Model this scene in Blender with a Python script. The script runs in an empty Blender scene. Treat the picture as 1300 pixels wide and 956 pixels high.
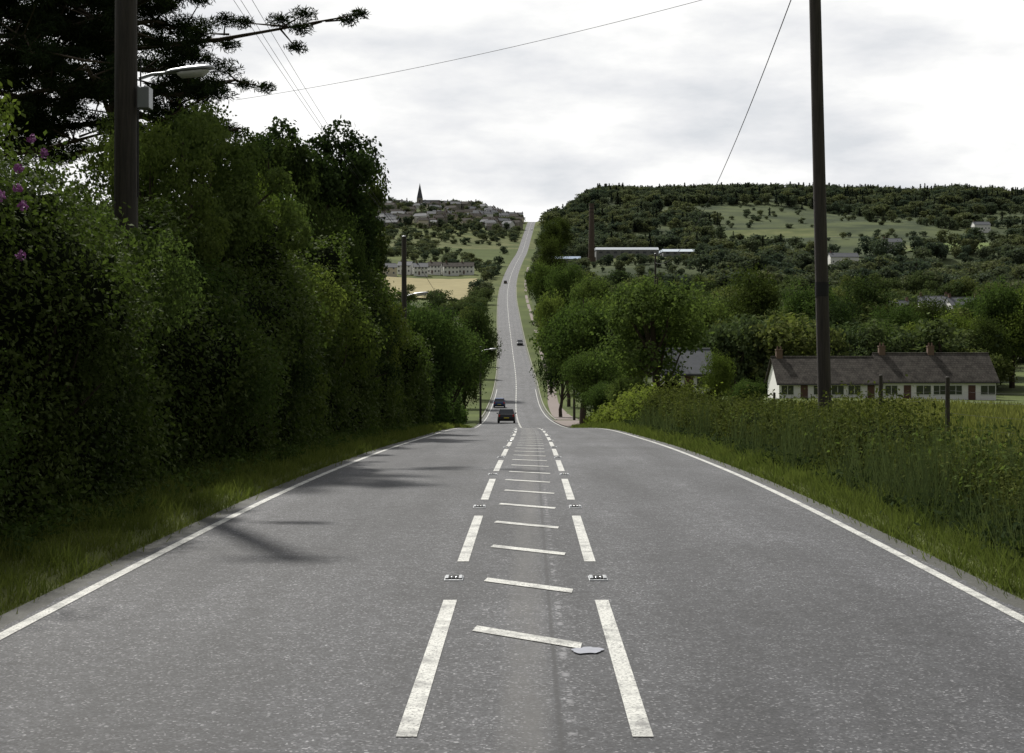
import bpy, math, numpy as np
from mathutils import Vector
R = np.random.default_rng(7)
F = 1700.0
def X(px, d): return (px-650.0)/F*d

# ------------------------------------------------------------------ helpers
sc = bpy.context.scene
COL = sc.collection
def mesh_np(name, V, Q, mats, idx=None, smooth=False):
    V = np.asarray(V, dtype=np.float32); Q = np.asarray(Q, dtype=np.int32)
    k = Q.shape[1]
    me = bpy.data.meshes.new(name)
    me.vertices.add(len(V)); me.vertices.foreach_set("co", V.ravel())
    me.loops.add(Q.size); me.loops.foreach_set("vertex_index", Q.ravel())
    me.polygons.add(len(Q))
    me.polygons.foreach_set("loop_start", np.arange(0, Q.size, k, dtype=np.int32))
    me.polygons.foreach_set("loop_total", np.full(len(Q), k, dtype=np.int32))
    if idx is not None: me.polygons.foreach_set("material_index", np.asarray(idx, dtype=np.int32))
    if smooth: me.polygons.foreach_set("use_smooth", np.ones(len(Q), dtype=bool))
    for m in mats: me.materials.append(m)
    me.update(calc_edges=True); me.validate()
    return me
def add(name, me, parent=None, loc=(0,0,0), rz=0, scale=1):
    o = bpy.data.objects.new(name, me); COL.objects.link(o)
    o.location = loc; o.rotation_euler = (0,0,rz)
    o.scale = (scale,)*3 if not hasattr(scale,'__len__') else scale
    if parent: o.parent = parent
    return o
def empty(name, loc=(0,0,0), rz=0, scale=1):
    o = bpy.data.objects.new(name, None); COL.objects.link(o)
    o.location = loc; o.rotation_euler=(0,0,rz); o.scale=(scale,)*3
    o.empty_display_size = .3
    return o
class Geo:
    """collects polygons for one part"""
    def __init__(s): s.V=[]; s.F=[]
    def poly(s, V, Fs):
        n=len(s.V); s.V+= [tuple(map(float,v)) for v in V]; s.F += [tuple(i+n for i in f) for f in Fs]; return s
    def box(s, x0,x1,y0,y1,z0,z1):
        V=[(x0,y0,z0),(x1,y0,z0),(x1,y1,z0),(x0,y1,z0),(x0,y0,z1),(x1,y0,z1),(x1,y1,z1),(x0,y1,z1)]
        return s.poly(V,[(0,3,2,1),(4,5,6,7),(0,1,5,4),(1,2,6,5),(2,3,7,6),(3,0,4,7)])
    def cyl(s, c, r, h, axis='z', n=16, r2=None):
        r2 = r if r2 is None else r2
        V=[]
        for k,(rr,t) in enumerate(((r,0),(r2,h))):
            for i in range(n):
                a=2*math.pi*i/n; u,v=rr*math.cos(a),rr*math.sin(a)
                V.append({'z':(c[0]+u,c[1]+v,c[2]+t),'x':(c[0]+t,c[1]+u,c[2]+v),'y':(c[0]+u,c[1]+t,c[2]+v)}[axis])
        Fs=[(i,(i+1)%n,n+(i+1)%n,n+i) for i in range(n)]+[tuple(range(n-1,-1,-1)),tuple(range(n,2*n))]
        return s.poly(V,Fs)
    def mesh(s, name, mats, smooth=False, bevel=0):
        me=bpy.data.meshes.new(name); me.from_pydata(s.V,[],s.F)
        for m in (mats if isinstance(mats,(list,tuple)) else [mats]): me.materials.append(m)
        me.update()
        if smooth:
            for p in me.polygons: p.use_smooth=True
        return me
    def obj(s, name, mat, parent=None, bevel=0, smooth=False, **k):
        o=add(name, s.mesh(name,mat,smooth), parent, **k)
        if bevel:
            b=o.modifiers.new("bevel",'BEVEL'); b.width=bevel; b.segments=2; b.limit_method='ANGLE'
        return o

# value noise
_T = np.random.default_rng(3).random((32,32,32))
def vnoise(x,y,z=0.0):
    x,y,z=np.broadcast_arrays(np.asarray(x,float),np.asarray(y,float),np.asarray(z,float))
    xi,yi,zi=np.floor(x).astype(int),np.floor(y).astype(int),np.floor(z).astype(int)
    fx,fy,fz=x-xi,y-yi,z-zi
    fx=fx*fx*(3-2*fx);fy=fy*fy*(3-2*fy);fz=fz*fz*(3-2*fz)
    def g(a,b,c): return _T[(xi+a)%32,(yi+b)%32,(zi+c)%32]
    return ((g(0,0,0)*(1-fx)+g(1,0,0)*fx)*(1-fy)+(g(0,1,0)*(1-fx)+g(1,1,0)*fx)*fy)*(1-fz)+\
           ((g(0,0,1)*(1-fx)+g(1,0,1)*fx)*(1-fy)+(g(0,1,1)*(1-fx)+g(1,1,1)*fx)*fy)*fz

def spline(xs, ys):
    xs=np.array(xs,float); ys=np.array(ys,float)
    h=np.diff(xs); dl=np.diff(ys)/h
    m=np.empty_like(ys); m[0]=dl[0]; m[-1]=dl[-1]
    m[1:-1]=(dl[:-1]*h[1:]+dl[1:]*h[:-1])/(h[1:]+h[:-1])
    def f(q):
        q=np.asarray(q,float); i=np.clip(np.searchsorted(xs,q)-1,0,len(xs)-2)
        t=(q-xs[i])/h[i]; t=np.clip(t,0,1)
        return (2*t**3-3*t**2+1)*ys[i]+(t**3-2*t**2+t)*h[i]*m[i]+(-2*t**3+3*t**2)*ys[i+1]+(t**3-t**2)*h[i]*m[i+1]
    return f
zr = spline(*zip((-300,1.5),(-30,-1.5),(0,-2.0),(10,-2.18),(20,-2.44),(32,-2.95),(48,-3.8),(64,-4.72),(80,-5.8),(100,-7.3),
   (135,-9.35),(180,-11.2),(230,-11.9),(290,-10.4),(400,-4.7),(516,6),(650,18),(800,33),(950,49),(1100,65),(1280,92),(1450,118),
   (1550,123),(1800,108),(2500,60),(6000,20),(9000,20)))
xc = spline(*zip((-300,-3.9),(0,.0),(10,.12),(64,.83),(110,.75),(200,.6),(290,.85),(400,0),(516,-1.4),(650,-2.2),(800,-.6),(950,3.5),(1100,8.5),(1280,15),(1450,22),(2000,40),(9000,200)))
AR=([-300,40,60,100,170,250,350,500,700,900,1200,1450,1800,2200,4000],[.1,.1,.25,.9,1.9,2.3,0,-4,-4,6,11,12,66,60,20])
AL=([-300,60,135,300,500,700,900,1200,1450,1800,2200,4000],[.3,.3,.3,0,0,2,5,5,2,54,50,20])
def sm(t): t=np.clip(t,0,1); return t*t*(3-2*t)
def H(x,y):
    x=np.asarray(x,float); y=np.asarray(y,float)
    s=x-xc(y); z=zr(y)
    L=12+0.1*np.clip(y,0,650)
    z=z+sm((s-7)/L)*np.interp(y,*AR)+sm((-s-7)/L)*np.interp(y,*AL)
    z=z+np.where(np.abs(s)<4.25,-.03,.05)
    far=sm((np.abs(s)-12)/40)
    z=z+far*(vnoise(x/90,y/90)-.5)*np.clip(np.abs(y)/60,0,9)
    z=z+sm((np.abs(s)-5)/4)*(vnoise(x/3,y/3,4)-.5)*.25
    return z
def h1(x,y): return float(H(x,y))

# ------------------------------------------------------------------ materials
def mat(name):
    m=bpy.data.materials.new(name); m.use_nodes=True; nt=m.node_tree; nt.nodes.clear()
    out=nt.nodes.new('ShaderNodeOutputMaterial'); return m,nt,out
def N(nt,t,**k):
    n=nt.nodes.new(t)
    for a,b in k.items():
        if a in n.inputs: n.inputs[a].default_value=b
        else: setattr(n,a,b)
    return n
def L(nt,a,b): nt.links.new(a,b)
def mixc(nt,fac,a,b,mode='MIX'):
    n=nt.nodes.new('ShaderNodeMix'); n.data_type='RGBA'; n.blend_type=mode
    for s,v in ((0,fac),(6,a),(7,b)):
        if hasattr(v,'node'): L(nt,v,n.inputs[s])
        else: n.inputs[s].default_value = v if s==0 else (*v[:3],1)
    return n.outputs[2]
def ramp(nt,src,*stops):
    n=nt.nodes.new('ShaderNodeValToRGB'); e=n.color_ramp.elements
    e[0].position,e[0].color=stops[0][0],(*([stops[0][1]]*3 if not hasattr(stops[0][1],'__len__') else stops[0][1]),1)
    e[1].position,e[1].color=stops[-1][0],(*([stops[-1][1]]*3 if not hasattr(stops[-1][1],'__len__') else stops[-1][1]),1)
    for p,c in stops[1:-1]:
        q=e.new(p); q.color=(*([c]*3 if not hasattr(c,'__len__') else c),1)
    L(nt,src,n.inputs[0]); return n.outputs[0]
def noise(nt,scale,detail=3,vec=None,rough=.55):
    n=N(nt,'ShaderNodeTexNoise',Scale=scale,Detail=detail,Roughness=rough)
    if vec is None: vec=N(nt,'ShaderNodeNewGeometry').outputs['Position']
    L(nt,vec,n.inputs['Vector']); return n.outputs['Fac']
def mth(nt,op,a,bb=None,c=None):
    n=N(nt,'ShaderNodeMath',operation=op)
    for i,v in enumerate((a,bb,c)):
        if v is None: continue
        if hasattr(v,'node'): L(nt,v,n.inputs[i])
        else: n.inputs[i].default_value=v
    return n.outputs[0]
def simple(name,c,rough=.7,var=.25,scale=3,spec=.3,metal=0,bump=0,objc=False):
    m,nt,out=mat(name); b=N(nt,'ShaderNodeBsdfPrincipled'); b.inputs['Roughness'].default_value=rough
    b.inputs['Specular IOR Level'].default_value=spec; b.inputs['Metallic'].default_value=metal
    vec=N(nt,'ShaderNodeTexCoord').outputs['Object'] if objc else None
    n=noise(nt,scale,4,vec)
    L(nt,mixc(nt,n,[v*(1-var) for v in c],[min(1,v*(1+var)) for v in c]),b.inputs['Base Color'])
    if bump:
        bp=N(nt,'ShaderNodeBump',Strength=bump,Distance=.02); L(nt,n,bp.inputs['Height']); L(nt,bp.outputs[0],b.inputs['Normal'])
    L(nt,b.outputs[0],out.inputs[0]); return m
def leafmat(name,dark,light,trans=.3,clump=.8,spec=0,rough=.5,tint=(1.5,1.6,.6)):
    m,nt,out=mat(name)
    geo=N(nt,'ShaderNodeNewGeometry'); oi=N(nt,'ShaderNodeObjectInfo')
    fac=geo.outputs['Random Per Island']
    if clump:
        n=noise(nt,clump,1,geo.outputs['Position'])
        fac=mth(nt,'ADD',mth(nt,'MULTIPLY',fac,.5),mth(nt,'MULTIPLY',ramp(nt,n,(.3,0),(.7,1)),.5))
    col=mixc(nt,fac,dark,light)
    o=ramp(nt,oi.outputs['Random'],(0,(.62,.70,.80)),(.5,(1,1,1)),(1,(1.38,1.26,.98)))
    col=mixc(nt,1.0,col,o,'MULTIPLY')
    if spec:
        p=N(nt,'ShaderNodeBsdfPrincipled'); p.inputs['Roughness'].default_value=rough; p.inputs['Specular IOR Level'].default_value=spec
        L(nt,col,p.inputs['Base Color'])
    else:
        p=N(nt,'ShaderNodeBsdfDiffuse'); L(nt,col,p.inputs['Color'])
    t=N(nt,'ShaderNodeBsdfTranslucent'); L(nt,mixc(nt,1.0,col,tint,'MULTIPLY'),t.inputs['Color'])
    ms=nt.nodes.new('ShaderNodeMixShader'); ms.inputs[0].default_value=trans
    L(nt,p.outputs[0],ms.inputs[1]); L(nt,t.outputs[0],ms.inputs[2]); L(nt,ms.outputs[0],out.inputs[0]); return m

M={}
M['hedge']=leafmat('hedge_leaves',(.020,.034,.013),(.078,.108,.036),.28,.45,.05,.7,(1.3,1.5,.85))
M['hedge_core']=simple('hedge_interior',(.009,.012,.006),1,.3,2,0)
M['leafA']=leafmat('leaves_green',(.034,.056,.018),(.106,.142,.044),.33,.35,0,.5,(1.3,1.45,.8))
M['leafB']=leafmat('leaves_dark',(.020,.032,.013),(.060,.082,.030),.24,.35,0,.5,(1.3,1.45,.8))
M['leafC']=leafmat('leaves_light',(.054,.082,.026),(.132,.168,.054),.35,.4,0,.5,(1.3,1.4,.8))
M['farA']=leafmat('leaves_valley_hazed',(.045,.062,.030),(.106,.130,.056),.26,0,0,.5,(1.3,1.4,.85))  # greyed and lightened: distance haze is put into the leaf colour
M['farC']=leafmat('leaves_hillside_hazed',(.064,.080,.054),(.108,.126,.080),.24,0,0,.5,(1.2,1.3,.9))  # paler again, aerial haze painted into the foliage tones
M['farB']=leafmat('conifer_distant_hazed',(.040,.053,.045),(.060,.074,.056),.1,0)  # conifer colour lifted towards grey to carry painted haze
M['bramble']=leafmat('bramble_leaves',(.020,.031,.013),(.078,.096,.035),.25,.9,0,.5,(1.25,1.35,.8))
M['needle']=leafmat('pine_needles',(.014,.022,.012),(.038,.054,.024),.1,0)
M['grass']=leafmat('grass_blades',(.058,.084,.025),(.132,.160,.056),.32,.9,0,.5,(1.15,1.25,.8))
M['fgrass']=leafmat('field_grass',(.062,.084,.030),(.138,.158,.064),.32,.25,0,.5,(1.2,1.2,.85))
M['bark']=simple('bark',(.06,.048,.036),.95,.45,6,.1,bump=.6)
M['flower']=simple('rhododendron_petals',(.36,.14,.34),.6,.3,8)

m,nt,out=mat('ground_grass'); b=N(nt,'ShaderNodeBsdfPrincipled'); b.inputs['Roughness'].default_value=.95; b.inputs['Specular IOR Level'].default_value=.05
g=N(nt,'ShaderNodeNewGeometry').outputs['Position']
vz=N(nt,'ShaderNodeTexVoronoi',Scale=.0075); L(nt,g,vz.inputs['Vector'])
sep=N(nt,'ShaderNodeSeparateColor'); L(nt,vz.outputs['Color'],sep.inputs[0])
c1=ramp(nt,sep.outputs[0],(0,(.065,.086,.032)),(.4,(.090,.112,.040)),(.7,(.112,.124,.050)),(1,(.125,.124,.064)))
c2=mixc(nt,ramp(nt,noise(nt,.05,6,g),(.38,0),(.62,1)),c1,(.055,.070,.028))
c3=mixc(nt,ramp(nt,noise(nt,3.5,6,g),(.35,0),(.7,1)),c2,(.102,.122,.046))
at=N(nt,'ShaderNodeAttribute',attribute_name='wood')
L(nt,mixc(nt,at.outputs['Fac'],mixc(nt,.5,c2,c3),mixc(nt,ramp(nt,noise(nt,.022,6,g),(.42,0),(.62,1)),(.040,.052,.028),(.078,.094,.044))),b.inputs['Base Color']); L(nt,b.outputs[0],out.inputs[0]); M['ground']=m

# asphalt
m,nt,out=mat('asphalt'); b=N(nt,'ShaderNodeBsdfPrincipled')
uvn=N(nt,'ShaderNodeUVMap'); su=N(nt,'ShaderNodeSeparateXYZ'); L(nt,uvn.outputs[0],su.inputs[0])
g=N(nt,'ShaderNodeNewGeometry').outputs['Position']
sp=noise(nt,48,3,g,.75)
v2=N(nt,'ShaderNodeTexVoronoi',Scale=72); L(nt,g,v2.inputs['Vector'])
sc2=N(nt,'ShaderNodeSeparateColor'); L(nt,v2.outputs['Color'],sc2.inputs[0])
base=ramp(nt,sc2.outputs[0],(0,(.016,.016,.019)),(.5,(.046,.047,.051)),(.88,(.086,.087,.093)),(1,(.30,.30,.31)))
base=mixc(nt,ramp(nt,sp,(.35,0),(.65,.75)),base,(.047,.048,.052))
mp=N(nt,'ShaderNodeMapping'); mp.inputs['Scale'].default_value=(1,.12,1); L(nt,g,mp.inputs['Vector'])
big=noise(nt,1.3,5,mp.outputs[0],.6)
base=mixc(nt,1.0,base,ramp(nt,big,(.3,.66),(.7,1.30)),'MULTIPLY')
patch=noise(nt,.35,4,g)
base=mixc(nt,1.0,base,ramp(nt,patch,(.3,.74),(.7,1.24)),'MULTIPLY')
mid=noise(nt,7,5,g,.7)
base=mixc(nt,1.0,base,ramp(nt,mid,(.3,.66),(.7,1.32)),'MULTIPLY')
u=su.outputs[0]
def bump_at(c,w):
    d=mth(nt,'DIVIDE',mth(nt,'SUBTRACT',u,c),w); return mth(nt,'MAXIMUM',mth(nt,'SUBTRACT',1.0,mth(nt,'MULTIPLY',d,d)),0.0)
tr=mth(nt,'ADD',mth(nt,'ADD',bump_at(-1.35,.45),bump_at(-2.95,.45)),mth(nt,'ADD',bump_at(1.35,.45),bump_at(2.95,.45)))
base=mixc(nt,mth(nt,'MULTIPLY',tr,.6),base,mixc(nt,1.0,base,(.76,.76,.77),'MULTIPLY'))
strip=mth(nt,'MULTIPLY',bump_at(-.02,.17),ramp(nt,noise(nt,2.5,5,mp.outputs[0],.7),(.30,.1),(.6,.75)))
base=mixc(nt,strip,base,(.098,.095,.091))
drips=mth(nt,'MULTIPLY',bump_at(.235,.03),ramp(nt,noise(nt,9,3,g,.6),(.54,0),(.60,.8)))
base=mixc(nt,drips,base,(.20,.20,.21))
seam=mth(nt,'MULTIPLY',bump_at(.17,.022),.8)
base=mixc(nt,seam,base,(.024,.024,.025))
edge=mth(nt,'MULTIPLY',mth(nt,'GREATER_THAN',mth(nt,'ADD',mth(nt,'ABSOLUTE',u),mth(nt,'MULTIPLY',noise(nt,4,4,g),.22)),3.97),.75)
base=mixc(nt,edge,base,(.048,.048,.036))
L(nt,base,b.inputs['Base Color']); b.inputs['Roughness'].default_value=.74; b.inputs['Specular IOR Level'].default_value=.4
bp=N(nt,'ShaderNodeBump',Strength=.6,Distance=.008); L(nt,sc2.outputs[0],bp.inputs['Height']); L(nt,bp.outputs[0],b.inputs['Normal'])
L(nt,b.outputs[0],out.inputs[0]); M['asphalt']=m

m,nt,out=mat('road_paint'); b=N(nt,'ShaderNodeBsdfPrincipled')
g=N(nt,'ShaderNodeNewGeometry').outputs['Position']
w1=ramp(nt,noise(nt,55,3,g,.75),(.38,0),(.48,1)); w2=ramp(nt,noise(nt,4,5,g,.65),(.32,.2),(.52,1))
col=mixc(nt,mixc(nt,1.0,w1,w2,'MULTIPLY'),(.12,.12,.115),mixc(nt,noise(nt,9,3,g),(.42,.42,.39),(.62,.62,.58)))
L(nt,col,b.inputs['Base Color']); b.inputs['Roughness'].default_value=.6; L(nt,b.outputs[0],out.inputs[0]); M['paint']=m
M['path']=simple('footpath_tarmac',(.17,.140,.125),.85,.15,2)
M['kerb']=simple('kerb_concrete',(.24,.23,.21),.85,.15,3)
M['crop']=simple('crop',(.26,.23,.13),.95,.2,.12,.05)
m,nt,out=mat('creosoted_wood'); b=N(nt,'ShaderNodeBsdfPrincipled',Roughness=.85); tc=N(nt,'ShaderNodeTexCoord')
mp=N(nt,'ShaderNodeMapping'); mp.inputs['Scale'].default_value=(14,14,.7); L(nt,tc.outputs['Object'],mp.inputs['Vector'])
n=noise(nt,2,6,mp.outputs[0],.7); L(nt,mixc(nt,ramp(nt,n,(.3,0),(.7,1)),(.018,.016,.013),(.062,.052,.042)),b.inputs['Base Color'])
bp=N(nt,'ShaderNodeBump',Strength=.7,Distance=.02); L(nt,n,bp.inputs['Height']); L(nt,bp.outputs[0],b.inputs['Normal'])
L(nt,b.outputs[0],out.inputs[0]); M['polewood']=m
M['metal']=simple('galvanised_steel',(.33,.34,.35),.45,.15,5,.5,.8)
M['lampglass']=simple('lamp_bowl',(.55,.55,.50),.25,.1,8,.6)
M['cable']=simple('cable',(.03,.03,.03),.7,.1)
M['rubber']=simple('rubber',(.02,.02,.02),.8,.1)
M['glass']=simple('window_glass',(.02,.025,.03),.08,.1,1,.8)
M['render']=simple('white_render',(.78,.77,.74),.85,.06,.8)
M['cream']=simple('cream_render',(.62,.56,.44),.85,.1,.5)
M['frame']=simple('window_frame',(.75,.75,.73),.5,.05)
M['door']=simple('door_paint',(.10,.05,.04),.5,.1)
M['brick']=simple('brick',(.15,.10,.075),.9,.25,4)
M['stone']=simple('stone',(.26,.24,.20),.9,.2,1)
M['slate']=simple('slate',(.095,.10,.11),.75,.25,2,.15)
M['redlight']=simple('tail_light',(.45,.02,.015),.25,.1,5,.6)
M['plate']=simple('number_plate',(.6,.5,.08),.5,.05)
M['chrome']=simple('chrome',(.6,.6,.6),.2,.05,5,.6,1)
M['shedroof']=simple('sheet_metal_roof',(.32,.35,.38),.5,.1,.3)
M['shedwall']=simple('shed_wall',(.18,.18,.18),.7,.1,.3)
m,nt,out=mat('roof_tiles'); b=N(nt,'ShaderNodeBsdfPrincipled',Roughness=.9); tc=N(nt,'ShaderNodeTexCoord'); b.inputs['Specular IOR Level'].default_value=.1
br=N(nt,'ShaderNodeTexBrick',Scale=1.0); br.inputs['Color1'].default_value=(.040,.036,.032,1); br.inputs['Color2'].default_value=(.078,.068,.060,1); br.inputs['Mortar'].default_value=(.012,.010,.009,1)
br.inputs['Brick Width'].default_value=.35; br.inputs['Row Height'].default_value=.3; br.inputs['Mortar Size'].default_value=.03
L(nt,tc.outputs['Object'],br.inputs['Vector'])
L(nt,mixc(nt,.5,br.outputs['Color'],mixc(nt,ramp(nt,noise(nt,1.2,6,tc.outputs['Object'],.7),(.38,0),(.62,1)),(.032,.029,.026),(.10,.092,.080))),b.inputs['Base Color'])
L(nt,b.outputs[0],out.inputs[0]); M['tiles']=m

# ------------------------------------------------------------------ terrain + road
def ex1(px,d,x):
    """open (untree-covered) ground on the right hillside"""
    if 690<px<890 and 870<d<960: return True
    if px>1140 and 900<d<1030: return True
    if 1030<px<1110 and 820<d<875: return True
    if 1110<px<1250 and 415<d<480: return True
    if 905<px<1050 and 1100<d<1220: return True
    if px>1262 and d<330: return True
    if 960<px<1300 and d<190: return True
    return False
ys=np.unique(np.concatenate([np.arange(-300,-20,20),np.arange(-20,110,1.0),np.arange(110,320,3),np.arange(320,2000,10),np.arange(2000,9001,200)]).astype(float))
so=np.array([0,2,4.2,4.3,5,5.5,6,6.6,7.3,8,9,10,11.5,13,15,17.5,20,24,28,33,40,48,58,70,85,100,120,140,165,190,220,250,290,330,380,430,490,560,640,740,900,1100,1400,1800,2500,3500,5000])
so=np.concatenate([-so[:0:-1],so])
YY,SS=np.meshgrid(ys,so,indexing='ij'); XX=SS+xc(YY)
ZZ=H(XX,YY)
def gridQ(a,b):
    i=np.arange(a*b).reshape(a,b); return np.stack([i[:-1,:-1],i[:-1,1:],i[1:,1:],i[1:,:-1]],-1).reshape(-1,4)
gme=mesh_np('ground',np.stack([XX,YY,ZZ],-1).reshape(-1,3),gridQ(len(ys),len(so)),[M['ground']],smooth=True)
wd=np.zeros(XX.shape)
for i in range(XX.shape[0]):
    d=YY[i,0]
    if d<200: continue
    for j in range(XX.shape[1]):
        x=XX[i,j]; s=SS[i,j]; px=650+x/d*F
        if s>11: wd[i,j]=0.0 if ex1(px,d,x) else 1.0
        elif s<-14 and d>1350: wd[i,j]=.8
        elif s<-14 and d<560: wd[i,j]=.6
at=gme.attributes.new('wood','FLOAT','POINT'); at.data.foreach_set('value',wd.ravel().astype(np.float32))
add('ground',gme)
def ribbon(name,y0,y1,lift,matl,hw,uv=True,parent=None):
    yy=ys[(ys>=y0)&(ys<=y1)]
    S=np.stack([hw[i](yy) for i in range(len(hw))],1); Y=np.repeat(yy[:,None],len(hw),1)
    V=np.stack([S+xc(Y),Y,zr(Y)+lift],-1).reshape(-1,3)
    Q=gridQ(*Y.shape); me=mesh_np(name,V,Q,[matl],smooth=True)
    if uv:
        l=me.uv_layers.new(name='UVMap'); UV=np.stack([S,Y],-1).reshape(-1,2)[Q.ravel()]; l.data.foreach_set('uv',UV.astype(np.float32).ravel())
    return add(name,me,parent)
hw=lambda y: np.interp(y,[0,130,160,3000],[4.05,4.05,4.3,4.3])
ribbon('road',-300,1800,0,M['asphalt'],[lambda y:-hw(y),lambda y:-hw(y)/2,lambda y:0*y,lambda y:hw(y)/2,lambda y:hw(y)])
mk=Geo()
def strip_(s0,s1,y0,y1,lift=.005):
    rows=ys[(ys>y0)&(ys<y1)]; yv=np.unique(np.concatenate([[y0,y1],rows]))
    z=np.interp(yv,ys,zr(ys)); x=np.interp(yv,ys,xc(ys))
    V=[];Fc=[]
    for i in range(len(yv)):
        V+=[(x[i]+s0,yv[i],z[i]+lift),(x[i]+s1,yv[i],z[i]+lift)]
    for i in range(len(yv)-1): Fc.append((2*i,2*i+1,2*i+3,2*i+2))
    mk.poly(V,Fc)
strip_(-3.79,-3.69,-60,260); strip_(3.69,3.79,-60,260)
y=10.93-6.05*6
while y<92:
    for c in (-.635,.60): strip_(c-.055,c+.055,y-3.95,y)
    y+=6.05
def zz(yv): return float(np.interp(yv,ys,zr(ys)))
def xx(yv): return float(np.interp(yv,ys,xc(ys)))
y=9.47
while y<88:
    a,bq=y+.30,y-.30
    j=R.uniform(-.02,.02)
    V=[(xx(a)-.41+j,a-.09,zz(a-.09)+.006),(xx(a)-.38+j,a+.10,zz(a+.10)+.006),(xx(bq)+.37+j,bq+.10,zz(bq+.10)+.006),(xx(bq)+.35+j,bq-.09,zz(bq-.09)+.006)]
    mk.poly(V,[(0,3,2,1)]); y+=2.18
y=92
while y<1450:
    strip_(-.08,.08,y,y+4,lift=.006+y*2e-5); y+=6
mk.obj('road_markings',M['paint'])
sg=Geo()
pts=[]
for i in range(30):
    a=2*math.pi*i/30; r=.085*(1+.16*math.sin(2*a+1)+.10*math.sin(5*a)+.05*math.sin(11*a))
    yy=9.02+r*1.3*math.sin(a); pts.append((xx(yy)+.40+r*1.1*math.cos(a),yy,zz(yy)+.0095))
sg.poly(pts,[tuple(range(30))])
sg.obj('spilled_paint',simple('spilled_paint',(.28,.29,.33),.5,.25,20))
def stud(x,y):
    e=empty('road_stud',(x,y,zz(y)))
    a=Geo(); a.box(-.085,.085,-.11,.11,.0,.012); a.box(-.075,-.045,-.075,.075,.0121,.026); a.box(.045,.075,-.075,.075,.0121,.026)
    a.obj('iron_casting',M['metal'],e,bevel=.004)
    r=Geo(); r.box(-.044,.044,-.06,.06,.0125,.024); r.obj('rubber_pad',M['rubber'],e,bevel=.004)
    l=Geo()
    for cx in (-.02,.02): l.cyl((cx,-.064,.019),.009,.128,'y',10)
    l.obj('reflectors',M['chrome'],e,smooth=True)
y=12.0-6.05
while y<70:
    stud(xx(y)-.665,y); stud(xx(y)+.625,y); y+=6.05

inn=lambda y: np.interp(y,[150,175,220,290,450,900],[4.5,4.6,5.2,6.8,8.2,8.6])
outr=lambda y: np.interp(y,[150,175,220,290,450,900],[7.0,6.9,7.0,8.2,9.4,9.8])
ribbon('footpath',150,900,.08,M['path'],[inn,outr],uv=False)
kb=Geo()
def kerb(off,y0,y1):
    yy=ys[(ys>=y0)&(ys<=y1)]
    V=[];Fc=[]
    for i,yv in enumerate(yy):
        x=float(xc(yv))+off; z=float(zr(yv))
        V+=[(x,yv,z-.05),(x,yv,z+.12),(x+.14,yv,z+.12),(x+.14,yv,z-.05)]
        if i:
            k=4*i; Fc+=[(k-4,k-3,k+1,k),(k-3,k-2,k+2,k+1),(k-2,k-1,k+3,k+2)]
    kb.poly(V,Fc)
kerb(4.31,150,700); kerb(-4.45,150,700)
kb.obj('kerb',M['kerb'])
V=[];yy=ys[(ys>=112)&(ys<=150)]
for yv in yy:
    w=np.interp(yv,[112,125,150],[4.1,8.5,7.0]); V+=[(float(xc(yv))+3.9,yv,float(zr(yv))+.07),(float(xc(yv))+w,yv,float(zr(yv))+.07)]
a=Geo(); a.poly(V,[(2*i,2*i+1,2*i+3,2*i+2) for i in range(len(yy)-1)]); a.obj('side_road_junction',M['path'])

def field(name,corners,matl,n=24,lift=.15):
    c=np.array(corners,float); u=np.linspace(0,1,n); A,B=np.meshgrid(u,u,indexing='ij')
    P=(1-A)[...,None]*((1-B)[...,None]*c[0]+B[...,None]*c[1])+A[...,None]*((1-B)[...,None]*c[3]+B[...,None]*c[2])
    z=H(P[...,0],P[...,1])+lift+.6
    add(name,mesh_np(name,np.concatenate([P,z[...,None]],-1).reshape(-1,3),gridQ(n,n),[matl],smooth=True))
field('crop_field',[(X(380,590),590),(X(600,590),590),(X(606,760),760),(X(440,760),760)],M['crop'])
M['pasture']=simple('pasture',(.112,.145,.052),.95,.2,.02,.05)
field('pasture_field',[(X(1150,905),905),(X(1500,905),905),(X(1500,1030),1030),(X(1165,1030),1030)],M['pasture'])

# ------------------------------------------------------------------ vegetation builders
def unit(v): return v/np.maximum(np.linalg.norm(v,axis=-1,keepdims=True),1e-6)
def rhombi(P,Nn,size,asp=.55,rng=R):
    n=len(P); size=np.broadcast_to(size,(n,))[:,None]
    t=unit(np.cross(Nn,rng.normal(size=(n,3)))); b=np.cross(Nn,t)
    V=np.stack([P-t*size/2,P-b*size*asp/2+Nn*size*.06,P+t*size/2,P+b*size*asp/2+Nn*size*.06],1).reshape(-1,3)
    return V,np.arange(4*n).reshape(n,4)
def blades(P,h,w,lean,rng=R):
    n=len(P); a=rng.random(n)*2*np.pi; d=np.stack([np.cos(a),np.sin(a),0*a],-1)
    a2=rng.random(n)*2*np.pi; ld=np.stack([np.cos(a2),np.sin(a2),0*a2],-1)*(lean*h*rng.random(n))[:,None]
    up=np.zeros((n,3)); up[:,2]=h
    w=np.broadcast_to(w,(n,))[:,None]
    V=np.stack([P-d*w/2,P+d*w/2,P+d*w*.15+up+ld,P-d*w*.15+up+ld],1).reshape(-1,3)
    return V,np.arange(4*n).reshape(n,4)
def tube(P,r,n=7):
    P=np.array(P,float); V=[];Fc=[]
    for i,p in enumerate(P):
        t=unit(P[min(i+1,len(P)-1)]-P[max(i-1,0)]); a=unit(np.cross(t,[.3,.9,.1])); b=np.cross(t,a)
        for k in range(n):
            th=2*math.pi*k/n; V.append(p+r[i]*(a*math.cos(th)+b*math.sin(th)))
    for i in range(len(P)-1):
        for k in range(n): Fc.append((i*n+k,i*n+(k+1)%n,(i+1)*n+(k+1)%n,(i+1)*n+k))
    return np.array(V),np.array(Fc)
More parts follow.
